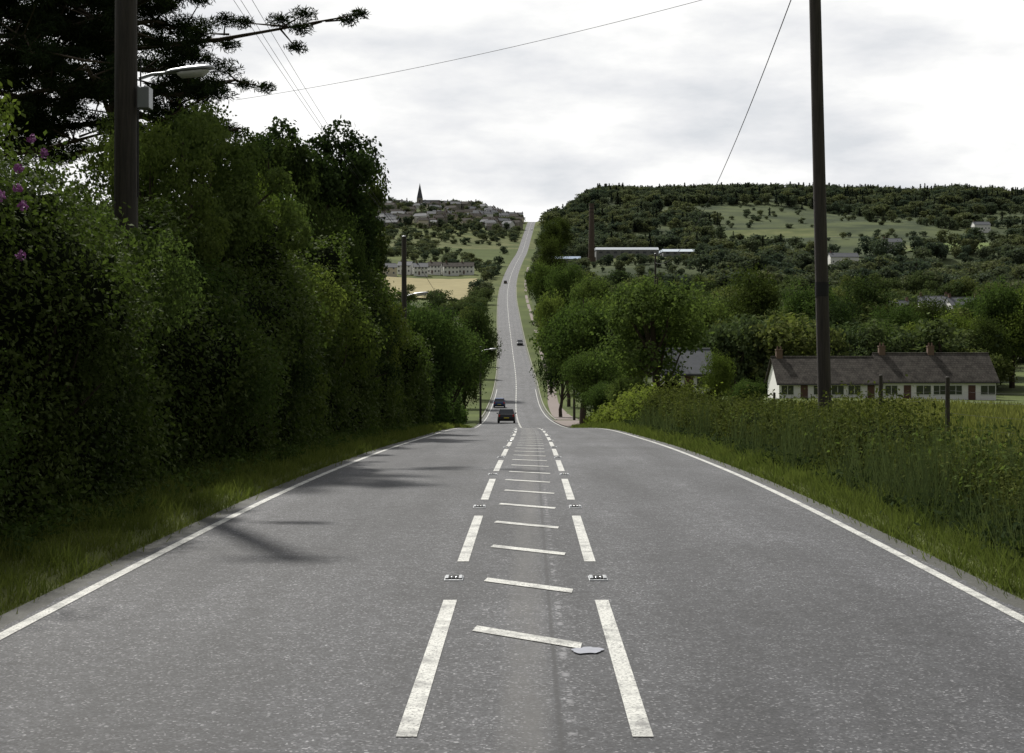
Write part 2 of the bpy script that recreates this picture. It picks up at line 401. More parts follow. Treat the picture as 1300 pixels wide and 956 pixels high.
def join(parts):
    V=[];Q=[];I=[];n=0
    for v,q,i in parts:
        V.append(v);Q.append(q+n);I.append(np.full(len(q),i));n+=len(v)
    return np.concatenate(V),np.concatenate(Q),np.concatenate(I)
def make_tree(name,Ht,Rc,base,nlobe,nleaf,leaf,lmat,seed,flat=1.0,lobe=(.22,.42),limbs=16):
    g=np.random.default_rng(seed); parts=[]
    cz=(Ht+base)/2; hz=(Ht-base)/2
    dirs=unit(g.normal(size=(nlobe,3))); rad=g.uniform(.35,1,nlobe)**.7
    lr=Rc*g.uniform(lobe[0],lobe[1],nlobe)
    C=np.stack([dirs[:,0]*(Rc-lr*.8)*rad,dirs[:,1]*(Rc-lr*.8)*rad,cz+dirs[:,2]*(hz-lr*.7)*rad],-1)
    tp=[(0,0,-.5),(g.normal()*.1,g.normal()*.1,base*.5),(g.normal()*.2,g.normal()*.2,base),(g.normal()*.3,g.normal()*.3,cz),(g.normal()*.3,g.normal()*.3,Ht*.88)]
    r0=.022*Ht+.05
    v,q=tube(tp,[r0*1.2,r0,r0*.85,r0*.5,r0*.12]); parts.append((v,q,0))
    for i in range(min(nlobe,limbs)):
        w=g.random()*.8; s=np.array(tp[2])*(1-w)+np.array(tp[3])*w; c=C[i]
        mid=(s+c)/2+np.array([0,0,-.03*Ht])+g.normal(size=3)*.15
        v,q=tube([s,mid,c],[r0*.42,r0*.26,r0*.07],5); parts.append((v,q,0))
    wts=lr**2; k=g.choice(nlobe,nleaf,p=wts/wts.sum())
    d=unit(g.normal(size=(nleaf,3))+np.array([0,0,.25])); rr=g.uniform(.45,1.0,nleaf)**.5*(1+.18*g.normal(size=nleaf))
    P=C[k]+d*(lr[k]*rr)[:,None]*np.array([1,1,.8*flat])
    P+= (vnoise(P[:,0]*1.5+seed,P[:,1]*1.5,P[:,2]*1.5)-.5)[:,None]*d*lr[k][:,None]*.8
    Nn=unit(d*.6+g.normal(size=(nleaf,3))*.6+np.array([0,0,.35]))
    v,q=rhombi(P,Nn,leaf*g.uniform(.6,1.25,nleaf),.6,g); parts.append((v,q,1))
    V,Q,I=join(parts); return mesh_np(name,V,Q,[M['bark'],lmat],I)
def make_conifer(name,Ht,Rc,nleaf,leaf,seed):
    g=np.random.default_rng(seed); v,q=tube([(0,0,-.5),(0,0,Ht*.5),(0,0,Ht*.97)],[.2,.14,.03],5); parts=[(v,q,0)]
    t=g.random(nleaf)**.75; z=Ht*(.12+.86*(1-t)); a=g.random(nleaf)*6.283
    tier=.75+.25*np.cos(z*3.3); r=Rc*t*tier*g.uniform(.3,1.05,nleaf)
    P=np.stack([r*np.cos(a),r*np.sin(a),z-r*.15],-1)
    Nn=unit(np.stack([np.cos(a)*.5,np.sin(a)*.5,np.ones(nleaf)],-1)+g.normal(size=(nleaf,3))*.4)
    v,q=rhombi(P,Nn,leaf*g.uniform(.6,1.2,nleaf),.5,g); parts.append((v,q,1))
    V,Q,I=join(parts); return mesh_np(name,V,Q,[M['bark'],M['farB']],I)
near=[make_tree('tree_a',10,4.2,1.8,34,14000,.25,M['leafA'],11),
      make_tree('tree_b',10,4.6,1.5,40,14000,.25,M['leafB'],12),
      make_tree('tree_c',10,3.6,2.2,30,11000,.25,M['leafC'],13),
      make_tree('tree_d',10,5.0,1.2,44,15000,.26,M['leafA'],14)]
closeA=make_tree('close_tree_a',10,4.0,2.0,46,38000,.15,M['leafA'],15,lobe=(.16,.34))
closeC=make_tree('close_tree_c',10,4.4,3.0,46,30000,.15,M['leafC'],16,lobe=(.12,.26))
shrubA=make_tree('shrub_a',5,2.6,.3,34,15000,.10,M['leafA'],17,lobe=(.16,.34))
shrubB=make_tree('shrub_b',5,2.4,.3,30,15000,.09,M['leafB'],18,lobe=(.16,.34))
shrubC=make_tree('shrub_c',5,2.3,.4,30,13000,.10,M['leafC'],19,lobe=(.14,.30))
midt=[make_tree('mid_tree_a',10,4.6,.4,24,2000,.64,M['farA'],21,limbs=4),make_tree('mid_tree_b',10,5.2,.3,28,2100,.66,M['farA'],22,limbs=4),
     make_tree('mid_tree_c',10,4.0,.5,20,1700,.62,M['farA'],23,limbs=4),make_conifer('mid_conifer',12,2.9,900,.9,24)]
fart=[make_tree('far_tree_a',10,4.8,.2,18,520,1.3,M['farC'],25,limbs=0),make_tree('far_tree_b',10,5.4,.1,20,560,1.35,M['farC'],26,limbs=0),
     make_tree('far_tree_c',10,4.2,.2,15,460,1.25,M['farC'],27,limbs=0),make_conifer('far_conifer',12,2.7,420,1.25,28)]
def tree(name,me,x,y,ht,wid=1.0,base=10.0):
    s=ht/base; return add(name,me,None,(x,y,h1(x,y)-.1),R.random()*6.28,(s*wid,s*wid,s))

def hedge(name,side,s0,y0,y1,top,width,nleaf,lsz,amp,lm,seed,freq=.6,core=True,topvar=0,big=1.0,foot=.35):
    g=np.random.default_rng(seed)
    def surf(yv,a,off):
        gz=H(xc(yv)+side*(s0+.3),yv); Hh=np.maximum(np.interp(yv,*top)-gz+topvar*(vnoise(yv*.42,seed,1)-.5)*2,.2)
        f=np.clip(a/.5,0,1); t=np.clip((a-.5)/.28,0,1); bk=np.clip((a-.78)/.22,0,1)
        ss=s0+ .25*f**3*width*.5 + t*width*.85
        zz_=gz+Hh*(f*.93+.07*np.sin(t*np.pi))-bk*Hh*.93
        ang=np.where(a<.5, .15+.9*f**4, np.where(a<.78, 1.1+ t*1.0, 2.4+.6*bk))
        nx=-side*np.cos(ang); nz=np.sin(ang)
        xw=xc(yv)+side*ss
        def vn(k,o=0): return vnoise(yv*freq*k+seed+o+zz_*.3*freq*k,zz_*freq*k*1.5-yv*.25*freq*k,ss*freq*k+o)-.5
        dsp=amp*(big*2.4*vn(.5,3)+1.7*vn(1)+1.0*vn(2.3,5)+.5*vn(6,9))
        dsp=dsp*np.clip(Hh/2,.15,1)*np.clip(foot+f,0,1)
        o=dsp+off
        return np.stack([xw+nx*o,yv,zz_+nz*o],-1), np.stack([nx,0*nx,nz],-1)
    yv=y0*(y1/y0)**g.random(nleaf)
    a=g.random(nleaf)**1.15
    P,n0=surf(yv,a,np.where(g.random(nleaf)<.10,g.uniform(0,.38,nleaf),g.uniform(-.28,.08,nleaf)))
    P+=g.normal(size=P.shape)*.05
    Nn=unit(n0*.5+g.normal(size=P.shape)*.6+np.array([0,0,.25]))
    sz=(lsz[0]+lsz[1]*yv)*g.uniform(.55,1.3,nleaf)
    v,q=rhombi(P,Nn,sz,.58,g); parts=[(v,q,0)]
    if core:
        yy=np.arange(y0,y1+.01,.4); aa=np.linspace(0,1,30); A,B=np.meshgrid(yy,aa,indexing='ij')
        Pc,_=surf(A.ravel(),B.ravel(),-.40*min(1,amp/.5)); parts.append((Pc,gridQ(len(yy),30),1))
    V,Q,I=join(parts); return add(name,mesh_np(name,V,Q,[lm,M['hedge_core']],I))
hedge('tall_hedge',-1,5.45,4,72,([4,11,14,18,22,30,40,50,58,64,72],[3.4,3.2,2.0,2.15,2.3,2.2,2.2,1.6,.8,-.4,-1.8]),3.4,240000,(.046,.0020),.66,M['hedge'],5,topvar=.7,big=1.25)
hedge('roadside_hedge',-1,5.6,70,140,([70,90,110,140],[-1.6,-3.4,-4.9,-7.3]),2.5,30000,(.1,.0016),.8,M['leafA'],6,topvar=.4)
hedge('bramble_hedge',1,5.30,6,62,([6,14,20,30,42,58,62],[-1.15,-1.38,-1.52,-1.95,-2.3,-2.8,-3.0]),1.4,115000,(.034,.0017),.55,M['bramble'],8,freq=1.25,topvar=.28)
hedge('roadside_hedge',1,5.6,62,112,([62,80,100,112],[-2.7,-4.0,-5.9,-7.0]),3,24000,(.1,.0016),.7,M['leafC'],9,topvar=.4)
for (s_,d_,h_,w_,k_) in [(-6.2,16.2,3.6,.9,shrubB),(-6.3,20,4.6,.75,shrubC),(-6.2,24.5,4.2,.9,shrubA),(-6.3,29,5.0,.8,shrubB),(-6.3,34,5.6,.75,shrubC),(-6.4,40,5.8,.8,shrubA),(-6.4,46,6.0,.75,shrubB),(-6.4,53,6.2,.7,shrubC),(-6.4,60,5.2,.8,shrubA),(-6.0,12.8,2.6,1.0,shrubA)]:
    tree('hedgerow_shrub',k_,float(xc(d_))+s_,d_,h_,w_,5.0)

def verge(name,s0,s1,y0,y1,n,hmin,hmax,lm,wd=.010,lean=.6,thr=0):
    yv=y0*(y1/y0)**R.random(n)
    s=s0+(s1-s0)*R.random(n); s=np.where(R.random(n)<.15,s-np.sign(s0)*R.random(n)*.2,s)
    x=xc(yv)+s; cl=vnoise(x*2.2,yv*2.2,3)
    if thr:
        k=vnoise(x*1.1,yv*1.1,17)>thr; x,yv,cl=x[k],yv[k],cl[k]; n=len(x)
    P=np.stack([x,yv,H(x,yv)-.02],-1)
    hh=(hmin+(hmax-hmin)*R.random(n))*(.30+1.5*cl)
    v,q=blades(P,hh,wd*(.5+yv/14),lean); add(name,mesh_np(name,v,q,[lm]))
verge('verge_grass',4.08,5.7,5,110,80000,.05,.22,M['grass'],.008,1.0)
verge('verge_grass',-4.08,-5.9,5,110,60000,.05,.20,M['grass'],.008,1.0)
verge('field_grass',7.2,45,14,150,60000,.2,.50,M['fgrass'],.02,.6)
verge('tall_grass_stems',4.5,6.6,6,60,18000,.25,.9,M['fgrass'],.006,.6,.42)
def weeds(name,s0,s1,n,seed,lm,hh=(.12,.42)):
    g=np.random.default_rng(seed)
    yv=6*(70/6)**g.random(n); s=g.uniform(s0,s1,n); x=xc(yv)+s; z=H(x,yv)
    PP=[];SZ=[]
    for i in range(n):
        m_=g.integers(18,50); h_=g.uniform(*hh); r=h_*.5
        d=g.normal(size=(m_,3))*np.array([r*.6,r*.6,0]); d[:,2]=h_*g.random(m_)
        PP.append(np.array([x[i],yv[i],z[i]])+d); SZ.append(np.full(m_,g.uniform(.05,.09)+.001*yv[i]))
    P=np.concatenate(PP); v,q=rhombi(P,unit(g.normal(size=P.shape)*.6+np.array([0,-.2,.8])),np.concatenate(SZ),.5,g)
    add(name,mesh_np(name,v,q,[lm]))
weeds('verge_weeds',4.5,5.8,520,51,M['bramble']); weeds('verge_weeds',-5.9,-4.7,320,52,M['leafA'])
weeds('nettles',5.6,7.6,420,53,M['leafB'],(.5,1.15))
weeds('nettles',5.3,7.0,220,54,M['leafC'],(.6,1.15))

fl=np.random.default_rng(2); PP=[]
for px,py,d in [(3,215,13.3),(8,262,13.3),(20,178,13.7),(36,196,13.9),(2,240,13.3),(5,325,13.1),(-20,250,13.1),(-30,190,13.1)]:
    c=np.array([X(px,d)+.20,d-.1,(420-py)/F*d]); n=42
    PP.append(c+unit(fl.normal(size=(n,3)))*.05*fl.uniform(.4,1,(n,1)))
PP=np.concatenate(PP); v,q=rhombi(PP,unit(fl.normal(size=PP.shape)),.036,.8,fl)
add('rhododendron_flowers',mesh_np('rhododendron_flowers',v,q,[M['flower']]))

def pine(name,x,y,Ht,seed,reach,lowz,nb=34,per=10):
    g=np.random.default_rng(seed); parts=[]; bz=h1(x,y)
    tp=[(0,0,-.4),(.15,.1,Ht*.3),(-.1,.2,Ht*.6),(.2,0,Ht*.97)]; v,q=tube(tp,[.34,.28,.2,.05],9); parts.append((v,q,0))
    C=[]
    for i in range(nb):
        z=lowz+(Ht-lowz)*((i+.5)/nb); a=i*2.4+g.normal()*.3; L_=reach*(1-.55*((z-lowz)/(Ht-lowz))**2)*g.uniform(.55,1.05)
        s=np.array([0,0,z]); e=s+np.array([math.cos(a)*L_,math.sin(a)*L_,g.uniform(-.2,.9)]); mid=(s+e)/2+np.array([0,0,-.15+g.normal()*.2])
        v,q=tube([s,mid,e],[.085,.055,.02],5); parts.append((v,q,0))
        for k in range(per):
            t=g.uniform(.3,1.05); c=s*(1-t)+e*t+g.normal(size=3)*np.array([.55,.55,.30]); C.append((c,g.uniform(.20,.48)))
            v,q=tube([s*(1-t)+e*t,c],[.03,.010],4); parts.append((v,q,0))
    for c,r in C:
        n=int(600*r/.35*.5); d=unit(g.normal(size=(n,3))+np.array([0,0,.25])); P=c+d*(r*g.uniform(.2,1,n))[:,None]*np.array([1.15,1.15,.62])
        v,q=rhombi(P,unit(np.cross(d,g.normal(size=(n,3)))),.17,.16,g); parts.append((v,q,1))
    V,Q,I=join(parts); return add(name,mesh_np(name,V,Q,[M['bark'],M['needle']],I),None,(x,y,bz))
pine('pine_tree',X(150,34),34,15.0,31,5.4,7.4,38,13)
pine('pine_tree',X(-50,31),31,14.0,33,4.3,6.5,34,11)

special=make_tree('ornamental_tree',10,3.3,3.5,60,34000,.17,M['leafB'],41,lobe=(.13,.25))
def T(kind,px,d,top,wid=1.0,name='broadleaf_tree',k=1.05):
    x=X(px,d); z0=h1(x,d); ht=(420-top)/F*d-z0
    tree(name,kind,x,d,ht*k,wid)
T(special,395,50,150,.85); T(special,335,46,168,.66); T(special,440,58,190,.58)
T(closeC,235,29,112,.75); T(closeC,175,26,140,.6); T(closeA,300,34,195,.55); T(closeC,345,40,232,.5)
T(closeA,420,47,250,.46); T(closeC,455,56,300,.40); T(near[1],385,44,235,.4); T(closeA,480,62,345,.34)
for (x_,y_,h_) in [(-9.4,17.5,9.5),(-9.6,13,12.5),(-8.8,9,11),(-10.8,21,9.5),(-9.5,4,12)]:
    tree('broadleaf_tree',closeA if y_>12 else near[1],x_,y_,h_,.8)
T(near[3],545,84,386,.85); T(near[0],575,104,400,.8); T(near[3],520,82,378,.6); T(near[1],590,140,425,.7)
T(near[1],604,232,384,.62); T(near[1],590,200,420,.8); T(near[0],560,150,400,.8)
T(near[0],612,290,432,.7);T(near[1],616,330,425,.6)
T(near[2],832,92,343,1.0,'ash_tree',1.10); T(near[0],912,80,436,.5); T(near[0],740,125,365,.9); T(near[1],712,165,398,.6); T(near[3],775,140,372,.85)
T(near[2],700,250,360,.5); T(near[0],722,205,385,.6); T(near[3],700,300,395,.4)
T(near[1],955,228,338,.80,'oak_tree'); T(near[2],900,215,368,.75); T(near[0],1035,240,350,.85); T(near[1],1095,250,350,.9)
T(near[1],1180,235,376,.9); T(near[3],1240,255,374,.9); T(near[0],1285,225,345,.8); T(near[3],1330,220,352,.8); T(near[3],1140,225,384,.8)
T(near[3],860,240,385,.9); T(near[2],1010,215,392,.8); T(near[1],1065,212,380,.9); T(near[3],1215,215,396,.9); T(near[0],1110,205,400,.9); T(near[2],1170,208,400,.9); T(near[3],990,205,410,.9); T(near[1],1250,205,400,.8); T(near[1],1040,206,404,.9)
T(near[2],750,330,340,.7); T(near[0],690,470,325,.6); T(near[3],722,440,332,.7); T(near[1],700,640,300,.6);T(near[0],672,620,338,.4)
T(near[2],790,300,372,.8); T(near[3],820,330,352,.9); T(near[1],700,900,278,.7); T(near[1],712,1000,275,.7)
T(near[2],800,90,470,1.2,'shrub'); T(near[0],768,105,478,1.2,'shrub'); T(near[0],948,95,475,1.1,'shrub');T(near[3],755,112,440,1.0,'shrub')

wood=empty('distant_woodland')
def put(par,me,x,y,ht,wid=1.0,base=10.0):
    s=ht/base; add('tree_crown',me,par,(x,y,h1(x,y)-.5),R.random()*6.28,(s*wid,s*wid,s))
cnt=0
def scatter(par,n,p0,p1,d0,d1,hts,kinds,excl=None,wid=(.85,1.3),dens=None,thr=.42):
    global cnt
    for _ in range(n):
        d=math.sqrt(R.uniform(d0*d0,d1*d1)); px=R.uniform(p0,p1); x=X(px,d)
        if abs(x-float(xc(d)))<12: continue
        if excl and excl(px,d,x): continue
        if dens and .65*vnoise(x/dens,d/dens,9)+.35*vnoise(x/dens*3,d/dens*3,4)<thr: continue
        k=kinds[R.integers(len(kinds))]; h_=R.uniform(*hts)
        if 700<px<890 and 700<d<900: h_*=.55
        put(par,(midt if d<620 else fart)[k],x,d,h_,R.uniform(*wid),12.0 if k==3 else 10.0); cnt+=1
scatter(wood,180,900,1420,192,250,(7,13),[0,1,2],ex1)
scatter(wood,620,690,1420,240,520,(9,17),[0,1,2],ex1)
scatter(wood,850,690,1420,520,900,(7,16),[0,1,2],ex1)
scatter(wood,2300,690,1400,900,1480,(6,16),[0,1,2,2,3],ex1,dens=130,thr=.435,wid=(.9,1.6))
scatter(wood,300,690,1400,900,1480,(3,7),[0,1,2],ex1,wid=(1,1.8))
scatter(wood,2400,680,1400,1470,1850,(9,17),[0,1,3,3],ex1,dens=60,thr=.18,wid=(1.0,1.5))
scatter(wood,1200,685,1400,1640,1860,(14,19),[3,3,1],None,(1.0,1.5))
w2=empty('hillside_trees')
exL=lambda px,d,x: (590-45<d<775 and px>430)
scatter(w2,110,380,640,300,560,(6,11),[0,1,2],exL)
scatter(w2,60,380,620,770,860,(5,8),[0,1,2],lambda px,d,x:d<810 and px>450)
scatter(w2,560,380,660,870,1350,(3,8),[0,1,2],None,(1,1.8),dens=80,thr=.48)
scatter(w2,620,380,668,1290,1750,(6,11),[0,1,2,2],None)
scatter(w2,220,380,640,1700,1860,(10,17),[0,1,3],None)
w3=empty('roadside_trees')
for d in np.arange(300,1450,11):
    for sd in (-1,1):
        if vnoise(d/40,sd*3.3)<.5: continue
        off=R.uniform(13,20) if sd>0 else R.uniform(9,15)
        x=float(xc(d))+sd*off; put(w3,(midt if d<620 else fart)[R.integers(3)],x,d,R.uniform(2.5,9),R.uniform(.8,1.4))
print('distant trees',cnt)

# ------------------------------------------------------------------ poles, lamps, cables
def lamp_head(e,p0,reach,rise,k=1.0):
    a=[(p0[0],p0[1],p0[2]),(p0[0]+reach*.4,p0[1],p0[2]+rise*.7),(p0[0]+reach,p0[1],p0[2]+rise)]
    v,q=tube(a,[.03,.028,.025],8); add('bracket_arm',mesh_np('arm',v,q,[M['metal']],smooth=True),e)
    x0=p0[0]+reach; z=p0[2]+rise
    b=Geo()
    secs=[(-.10,.05,.03),(0,.09,.06),(.25,.13,.075),(.55,.13,.07),(.68,.08,.04)]
    V=[];n=12
    for (t,w,hh) in secs:
        for j in range(n):
            th=2*math.pi*j/n; V.append((x0+t,p0[1]+w*math.cos(th),z+t*.10+(hh*math.sin(th) if math.sin(th)>0 else .012*math.sin(th))))
    Fc=[(i*n+j,i*n+(j+1)%n,(i+1)*n+(j+1)%n,(i+1)*n+j) for i in range(len(secs)-1) for j in range(n)]+[tuple(range(n)),tuple(range(4*n,5*n))]
    b.poly(V,Fc); b.obj('lantern_housing',M['metal'],e,smooth=True)
    g=Geo(); V=[]
    secs=[(.10,.07,.04),(.18,.11,.10),(.5,.11,.10),(.60,.06,.04)]
    for (t,w,hh) in secs:
        for j in range(n):
            th=2*math.pi*j/n; V.append((x0+t,p0[1]+w*math.cos(th),z-.016+t*.10+(-.002 if math.sin(th)>0 else hh*math.sin(th))))
    Fc=[(i*n+j,i*n+(j+1)%n,(i+1)*n+(j+1)%n,(i+1)*n+j) for i in range(len(secs)-1) for j in range(n)]+[tuple(range(n)),tuple(range(3*n,4*n))]
    g.poly(V,Fc); g.obj('lantern_bowl',M['lampglass'],e,smooth=True)
def pole(name,x,y,ztop,r,lean=0,lamp=None,cross=False,box=None,rt=None):
    z0=h1(x,y)-.3; Ht=ztop-z0; e=empty(name,(x,y,z0)); rt=rt or r*.78
    P=[(lean*Ht*t,0,Ht*t) for t in np.linspace(0,1,8)]
    v,q=tube(P,[r+(rt-r)*t for t in np.linspace(0,1,8)],16); add('shaft',mesh_np('shaft',v,q,[M['polewood']],smooth=True),e)
    c=Geo(); c.cyl((lean*Ht,0,Ht),rt*1.1,.03,n=16,r2=rt*.4); c.obj('cap',M['metal'],e)
    if cross:
        c=Geo(); c.box(lean*Ht-.55,lean*Ht+.55,-rt-.09,-rt,Ht-.45,-.33+Ht)
        c.obj('crossarm',M['polewood'],e)
        i_=Geo()
        for k in (-.48,-.2,.2,.48): i_.cyl((lean*Ht+k,-rt-.045,Ht-.33),.03,.12,n=10,r2=.045)
        i_.obj('insulators',M['frame'],e)
    if lamp:
        zl=lamp[0]-z0; lamp_head(e,(r,0,zl),lamp[1],lamp[2])
    if box:
        b=Geo(); b.box(r,r+.19,-.12,.12,box-z0-.17,box-z0+.17); b.obj('meter_box',M['metal'],e,bevel=.01)
        w=Geo(); w.cyl((r+.03,-.02,box-z0+.17),.012,.5,n=8); w.cyl((r+.02,-.13,box-z0-1.6),.015,1.43,n=8); w.obj('conduit',M['cable'],e)
    return e
DP=21.5
pole('utility_pole',X(160,DP),DP,8.1,.21,.0,lamp=((420-100)/F*DP,.52,.10),cross=True,box=(420-125)/F*DP)
p2=pole('utility_pole',X(1049,30),30,9.2,.155,-.024,cross=True,rt=.125)
g=Geo(); g.cyl((-.024*4.1,0,3.9),.153,.32,n=16,r2=.153); g.obj('steel_band',M['rubber'],p2,smooth=False)
pole('utility_pole',X(513,66),66,(420-300)/F*66,.15,0,lamp=((420-376)/F*66,.35,.10),cross=False)
pole('utility_pole',X(776,122),122,(420-418)/F*122,.14,0)
pole('utility_pole',X(729,150),150,(420-448)/F*150,.15,0)
pole('utility_pole',X(832,112),112,(420-322)/F*112,.10,0)
pole('utility_pole',X(610,132),132,(420-440)/F*132,.12,0,lamp=((420-446)/F*132,.8,.2))
def cable(p0,p1,sag,r=.011,name='overhead_cable'):
    p0=np.array(p0);p1=np.array(p1);P=[]
    for t in np.linspace(0,1,30):
        p=p0*(1-t)+p1*t; p[2]-=4*sag*t*(1-t); P.append(p)
    v,q=tube(P,[r]*30,6); add(name,mesh_np(name,v,q,[M['cable']],smooth=True))
px1,px3=X(160,DP),X(513,66)
for dx,dz in ((-.05,0.1),(.2,0),(.48,.0)):
    cable((px1+dx,DP-.2,8.0+dz),(px3+dx*.3,66,4.6+dz),.45,.006)
cable((6.8,30,8.9),(X(832,112),112,5.7),2.3,.014)
cable((6.75,30,8.1),(X(300,40),40,6.9),.25,.006)
cable((X(513,66),66,4.5),(X(610,132),132,-1.8),.6,.012)

def post(x,y,ht):
    e=Geo(); z=h1(x,y)-.2; e.cyl((0,0,0),.07,ht+.2,n=10,r2=.06); e.cyl((0,0,ht+.2),.06,.03,n=10,r2=.02); return e.obj('fence_post',M['polewood'],None,loc=(x,y,z))
fp=[(X(1118,41),41,1.95),(X(1203,36),36,1.75),(X(983,62),62,1.6),(X(1050,50),50,1.6),(X(1320,31),31,1.6),(X(930,78),78,1.5)]
for a in fp: post(*a)
fp.sort(key=lambda a:a[1])
for k in (.45,.8,1.15,1.4):
    for a,b_ in zip(fp[:-1],fp[1:]):
        cable((a[0],a[1],h1(a[0],a[1])+k),(b_[0],b_[1],h1(b_[0],b_[1])+k),.03,.003,'fence_wire')

# ------------------------------------------------------------------ buildings
def house(name,x,y,rz,w,dp,wh,rh,wall,roof,nwin=4,storeys=1,chim=(-.5,.5),z=None,detail=True):
    z=h1(x,y)-.2 if z is None else z
    e=empty(name,(x,y,z),rz); hw_,hd=w/2,dp/2
    g=Geo(); g.poly([(-hw_,-hd,-2.5),(hw_,-hd,-2.5),(hw_,hd,-2.5),(-hw_,hd,-2.5),(-hw_,-hd,wh),(hw_,-hd,wh),(hw_,hd,wh),(-hw_,hd,wh),(-hw_,0,wh+rh),(hw_,0,wh+rh)],
       [(0,1,5,4),(2,3,7,6),(1,2,6,9,5),(3,0,4,8,7)]); g.obj('walls',wall,e)
    o=.35; t=.14; k=rh/hd; r=Geo()
    for s in (-1,1):
        y0,y1=s*(hd+o),0; z0,z1=wh-o*k+.03,wh+rh+.03
        V=[(-hw_-o,y0,z0),(hw_+o,y0,z0),(hw_+o,y1,z1),(-hw_-o,y1,z1)]
        V+=[(a,b_,c+t) for a,b_,c in V]; r.poly(V,[(0,1,2,3),(4,5,6,7),(0,1,5,4),(1,2,6,5),(3,0,4,7)])
    r.obj('roof',roof,e)
    rg=Geo(); rg.cyl((-hw_-o,0,wh+rh+t),.12,w+2*o,'x',8); rg.obj('ridge_tiles',roof,e)
    fr=Geo();gl=Geo();dr=Geo()
    for st in range(storeys):
        for s in (-1,1):
            for i in range(nwin):
                cx=-hw_+w*(i+.5)/nwin; zb=.9+st*2.6
                if st==0 and i%4==1:
                    a,b_=(s*hd,s*(hd+.05)) if s>0 else (s*(hd+.05),s*hd); dr.box(cx-.45,cx+.45,a,b_,0,2.05)
                    continue
                ww=(.75,.5,.9,.75)[i%4] if detail else .45
                a,b_=sorted((s*hd,s*(hd+.04))); fr.box(cx-ww-.08,cx+ww+.08,a,b_,zb-.08,zb+1.18)
                a,b_=sorted((s*(hd+.041),s*(hd+.06)))
                gl.box(cx-ww,cx-.04,a,b_,zb,zb+1.1); gl.box(cx+.04,cx+ww,a,b_,zb,zb+1.1)
    fr.obj('window_frames',M['frame'],e); gl.obj('window_panes',M['glass'],e)
    if dr.V: dr.obj('doors',M['door'],e)
    if detail:
        gu=Geo()
        for s in (-1,1): gu.cyl((-hw_-o,s*(hd+o+.07),wh-o*k+.02),.06,w+2*o,'x',8)
        gu.obj('gutters',M['rubber'],e)
    c=Geo();pt=Geo()
    for cf in chim:
        cx=cf*w*.96; c.box(cx-.4,cx+.4,-.3,.3,wh+rh-.5,wh+rh+1.0); c.box(cx-.46,cx+.46,-.36,.36,wh+rh+1.001,wh+rh+1.12)
        for q in (-.2,.2): pt.cyl((cx+q,0,wh+rh+1.12),.11,.4,n=10,r2=.09)
    if chim: c.obj('chimneys',M['brick'],e); pt.obj('chimney_pots',M['brick'],e)
    return e
zb=-8.9
house('bungalow_terrace',X(1044,172),172,0,12.6,7.5,2.4,3.0,M['render'],M['tiles'],6,1,(-.46,),z=zb)
house('bungalow_terrace',X(1182,172),172.3,0,14.2,7.5,2.65,3.2,M['render'],M['tiles'],7,1,(-.46,.0),z=zb)
house('cottage',X(866,138),138,.1,5.2,6,2.4,2.2,M['render'],M['slate'],3,1,(),z=(420-485)/F*142-1.2)
for px,d,rz,w,st in [(1138,440,.3,9,1),(1185,430,-.2,9,2),(1222,425,.1,10,2),(1240,450,.9,8,2),(1300,470,.2,9,2),(880,260,.5,9,1)]:
    x=X(px,d); house('white_house',x,d,rz,w,7,2.6*st,2.4,M['render'],M['slate'],3,st,(-.45,.45),z=h1(x,d)+(7 if d>400 else 0),detail=False)
for px,d,w in [(1070,850,18),(1132,905,12),(1245,1150,14)]:
    x=X(px,d); house('farmhouse',x,d,.05,w,8,4.5,2.6,M['render'],M['slate'],5,1,(-.45,),z=h1(x,d)+2,detail=False)
for px,d,w,rz in [(486,770,15,.25),(515,790,8,-.2),(534,785,8,.1),(552,800,8,-.1),(572,796,9,.15),(592,805,9,-.05)]:
    x=X(px,d); house('terraced_houses',x,d,rz,w,8,4.6,2.4,M['cream'] if px<510 else M['render'],M['slate'] if px%4 else M['tiles'],4,2,(-.3,),z=h1(x,d)+.3,detail=False)
vg=np.random.default_rng(77)
for i in range(110):
    px=vg.uniform(478,660); d=vg.uniform(1300,1640); x=X(px,d)
    if abs(x-float(xc(d)))<14: continue
    w=vg.uniform(8,15)
    house('village_house',x,d,vg.uniform(-.6,.6),w,8,vg.choice([3.,5.2]),2.8,[M['render'],M['cream'],M['stone'],M['stone']][i%4],[M['slate'],M['tiles']][i%2],4,1,(.4,),z=h1(x,d)+1.0,detail=False)
for px,d in [(648,1420),(658,1440),(640,1400)]:
    x=X(px,d); house('village_house',x,d,0,10,8,5.4,3,M['render'],M['slate'],4,2,(-.45,.45),z=h1(x,d)+1.5,detail=False)
x=X(533,1650); ch=empty('church',(x,1650,h1(x,1650)-1))
g=Geo(); g.box(-3.5,3.5,-3.5,3.5,-2,15); g.box(3.5,24,-5,5,-2,7); g.obj('tower_and_nave',M['stone'],ch)
g=Geo(); g.poly([(-3.5,-3.5,15),(3.5,-3.5,15),(3.5,3.5,15),(-3.5,3.5,15),(0,0,34)],[(0,1,4),(1,2,4),(2,3,4),(3,0,4)]); g.obj('spire',M['slate'],ch)
g=Geo(); g.poly([(3.5,-5.5,7),(24.3,-5.5,7),(24.3,5.5,7),(3.5,5.5,7),(3.5,0,13),(24.3,0,13)],[(0,1,5,4),(2,3,4,5),(1,2,5)]); g.obj('nave_roof',M['slate'],ch)
g=Geo()
for k in range(4): g.box(7+4*k,8.4+4*k,-5.06,-5.0,1,5)
g.box(-.8,.8,-3.56,-3.5,9,12.5); g.obj('windows',M['glass'],ch)
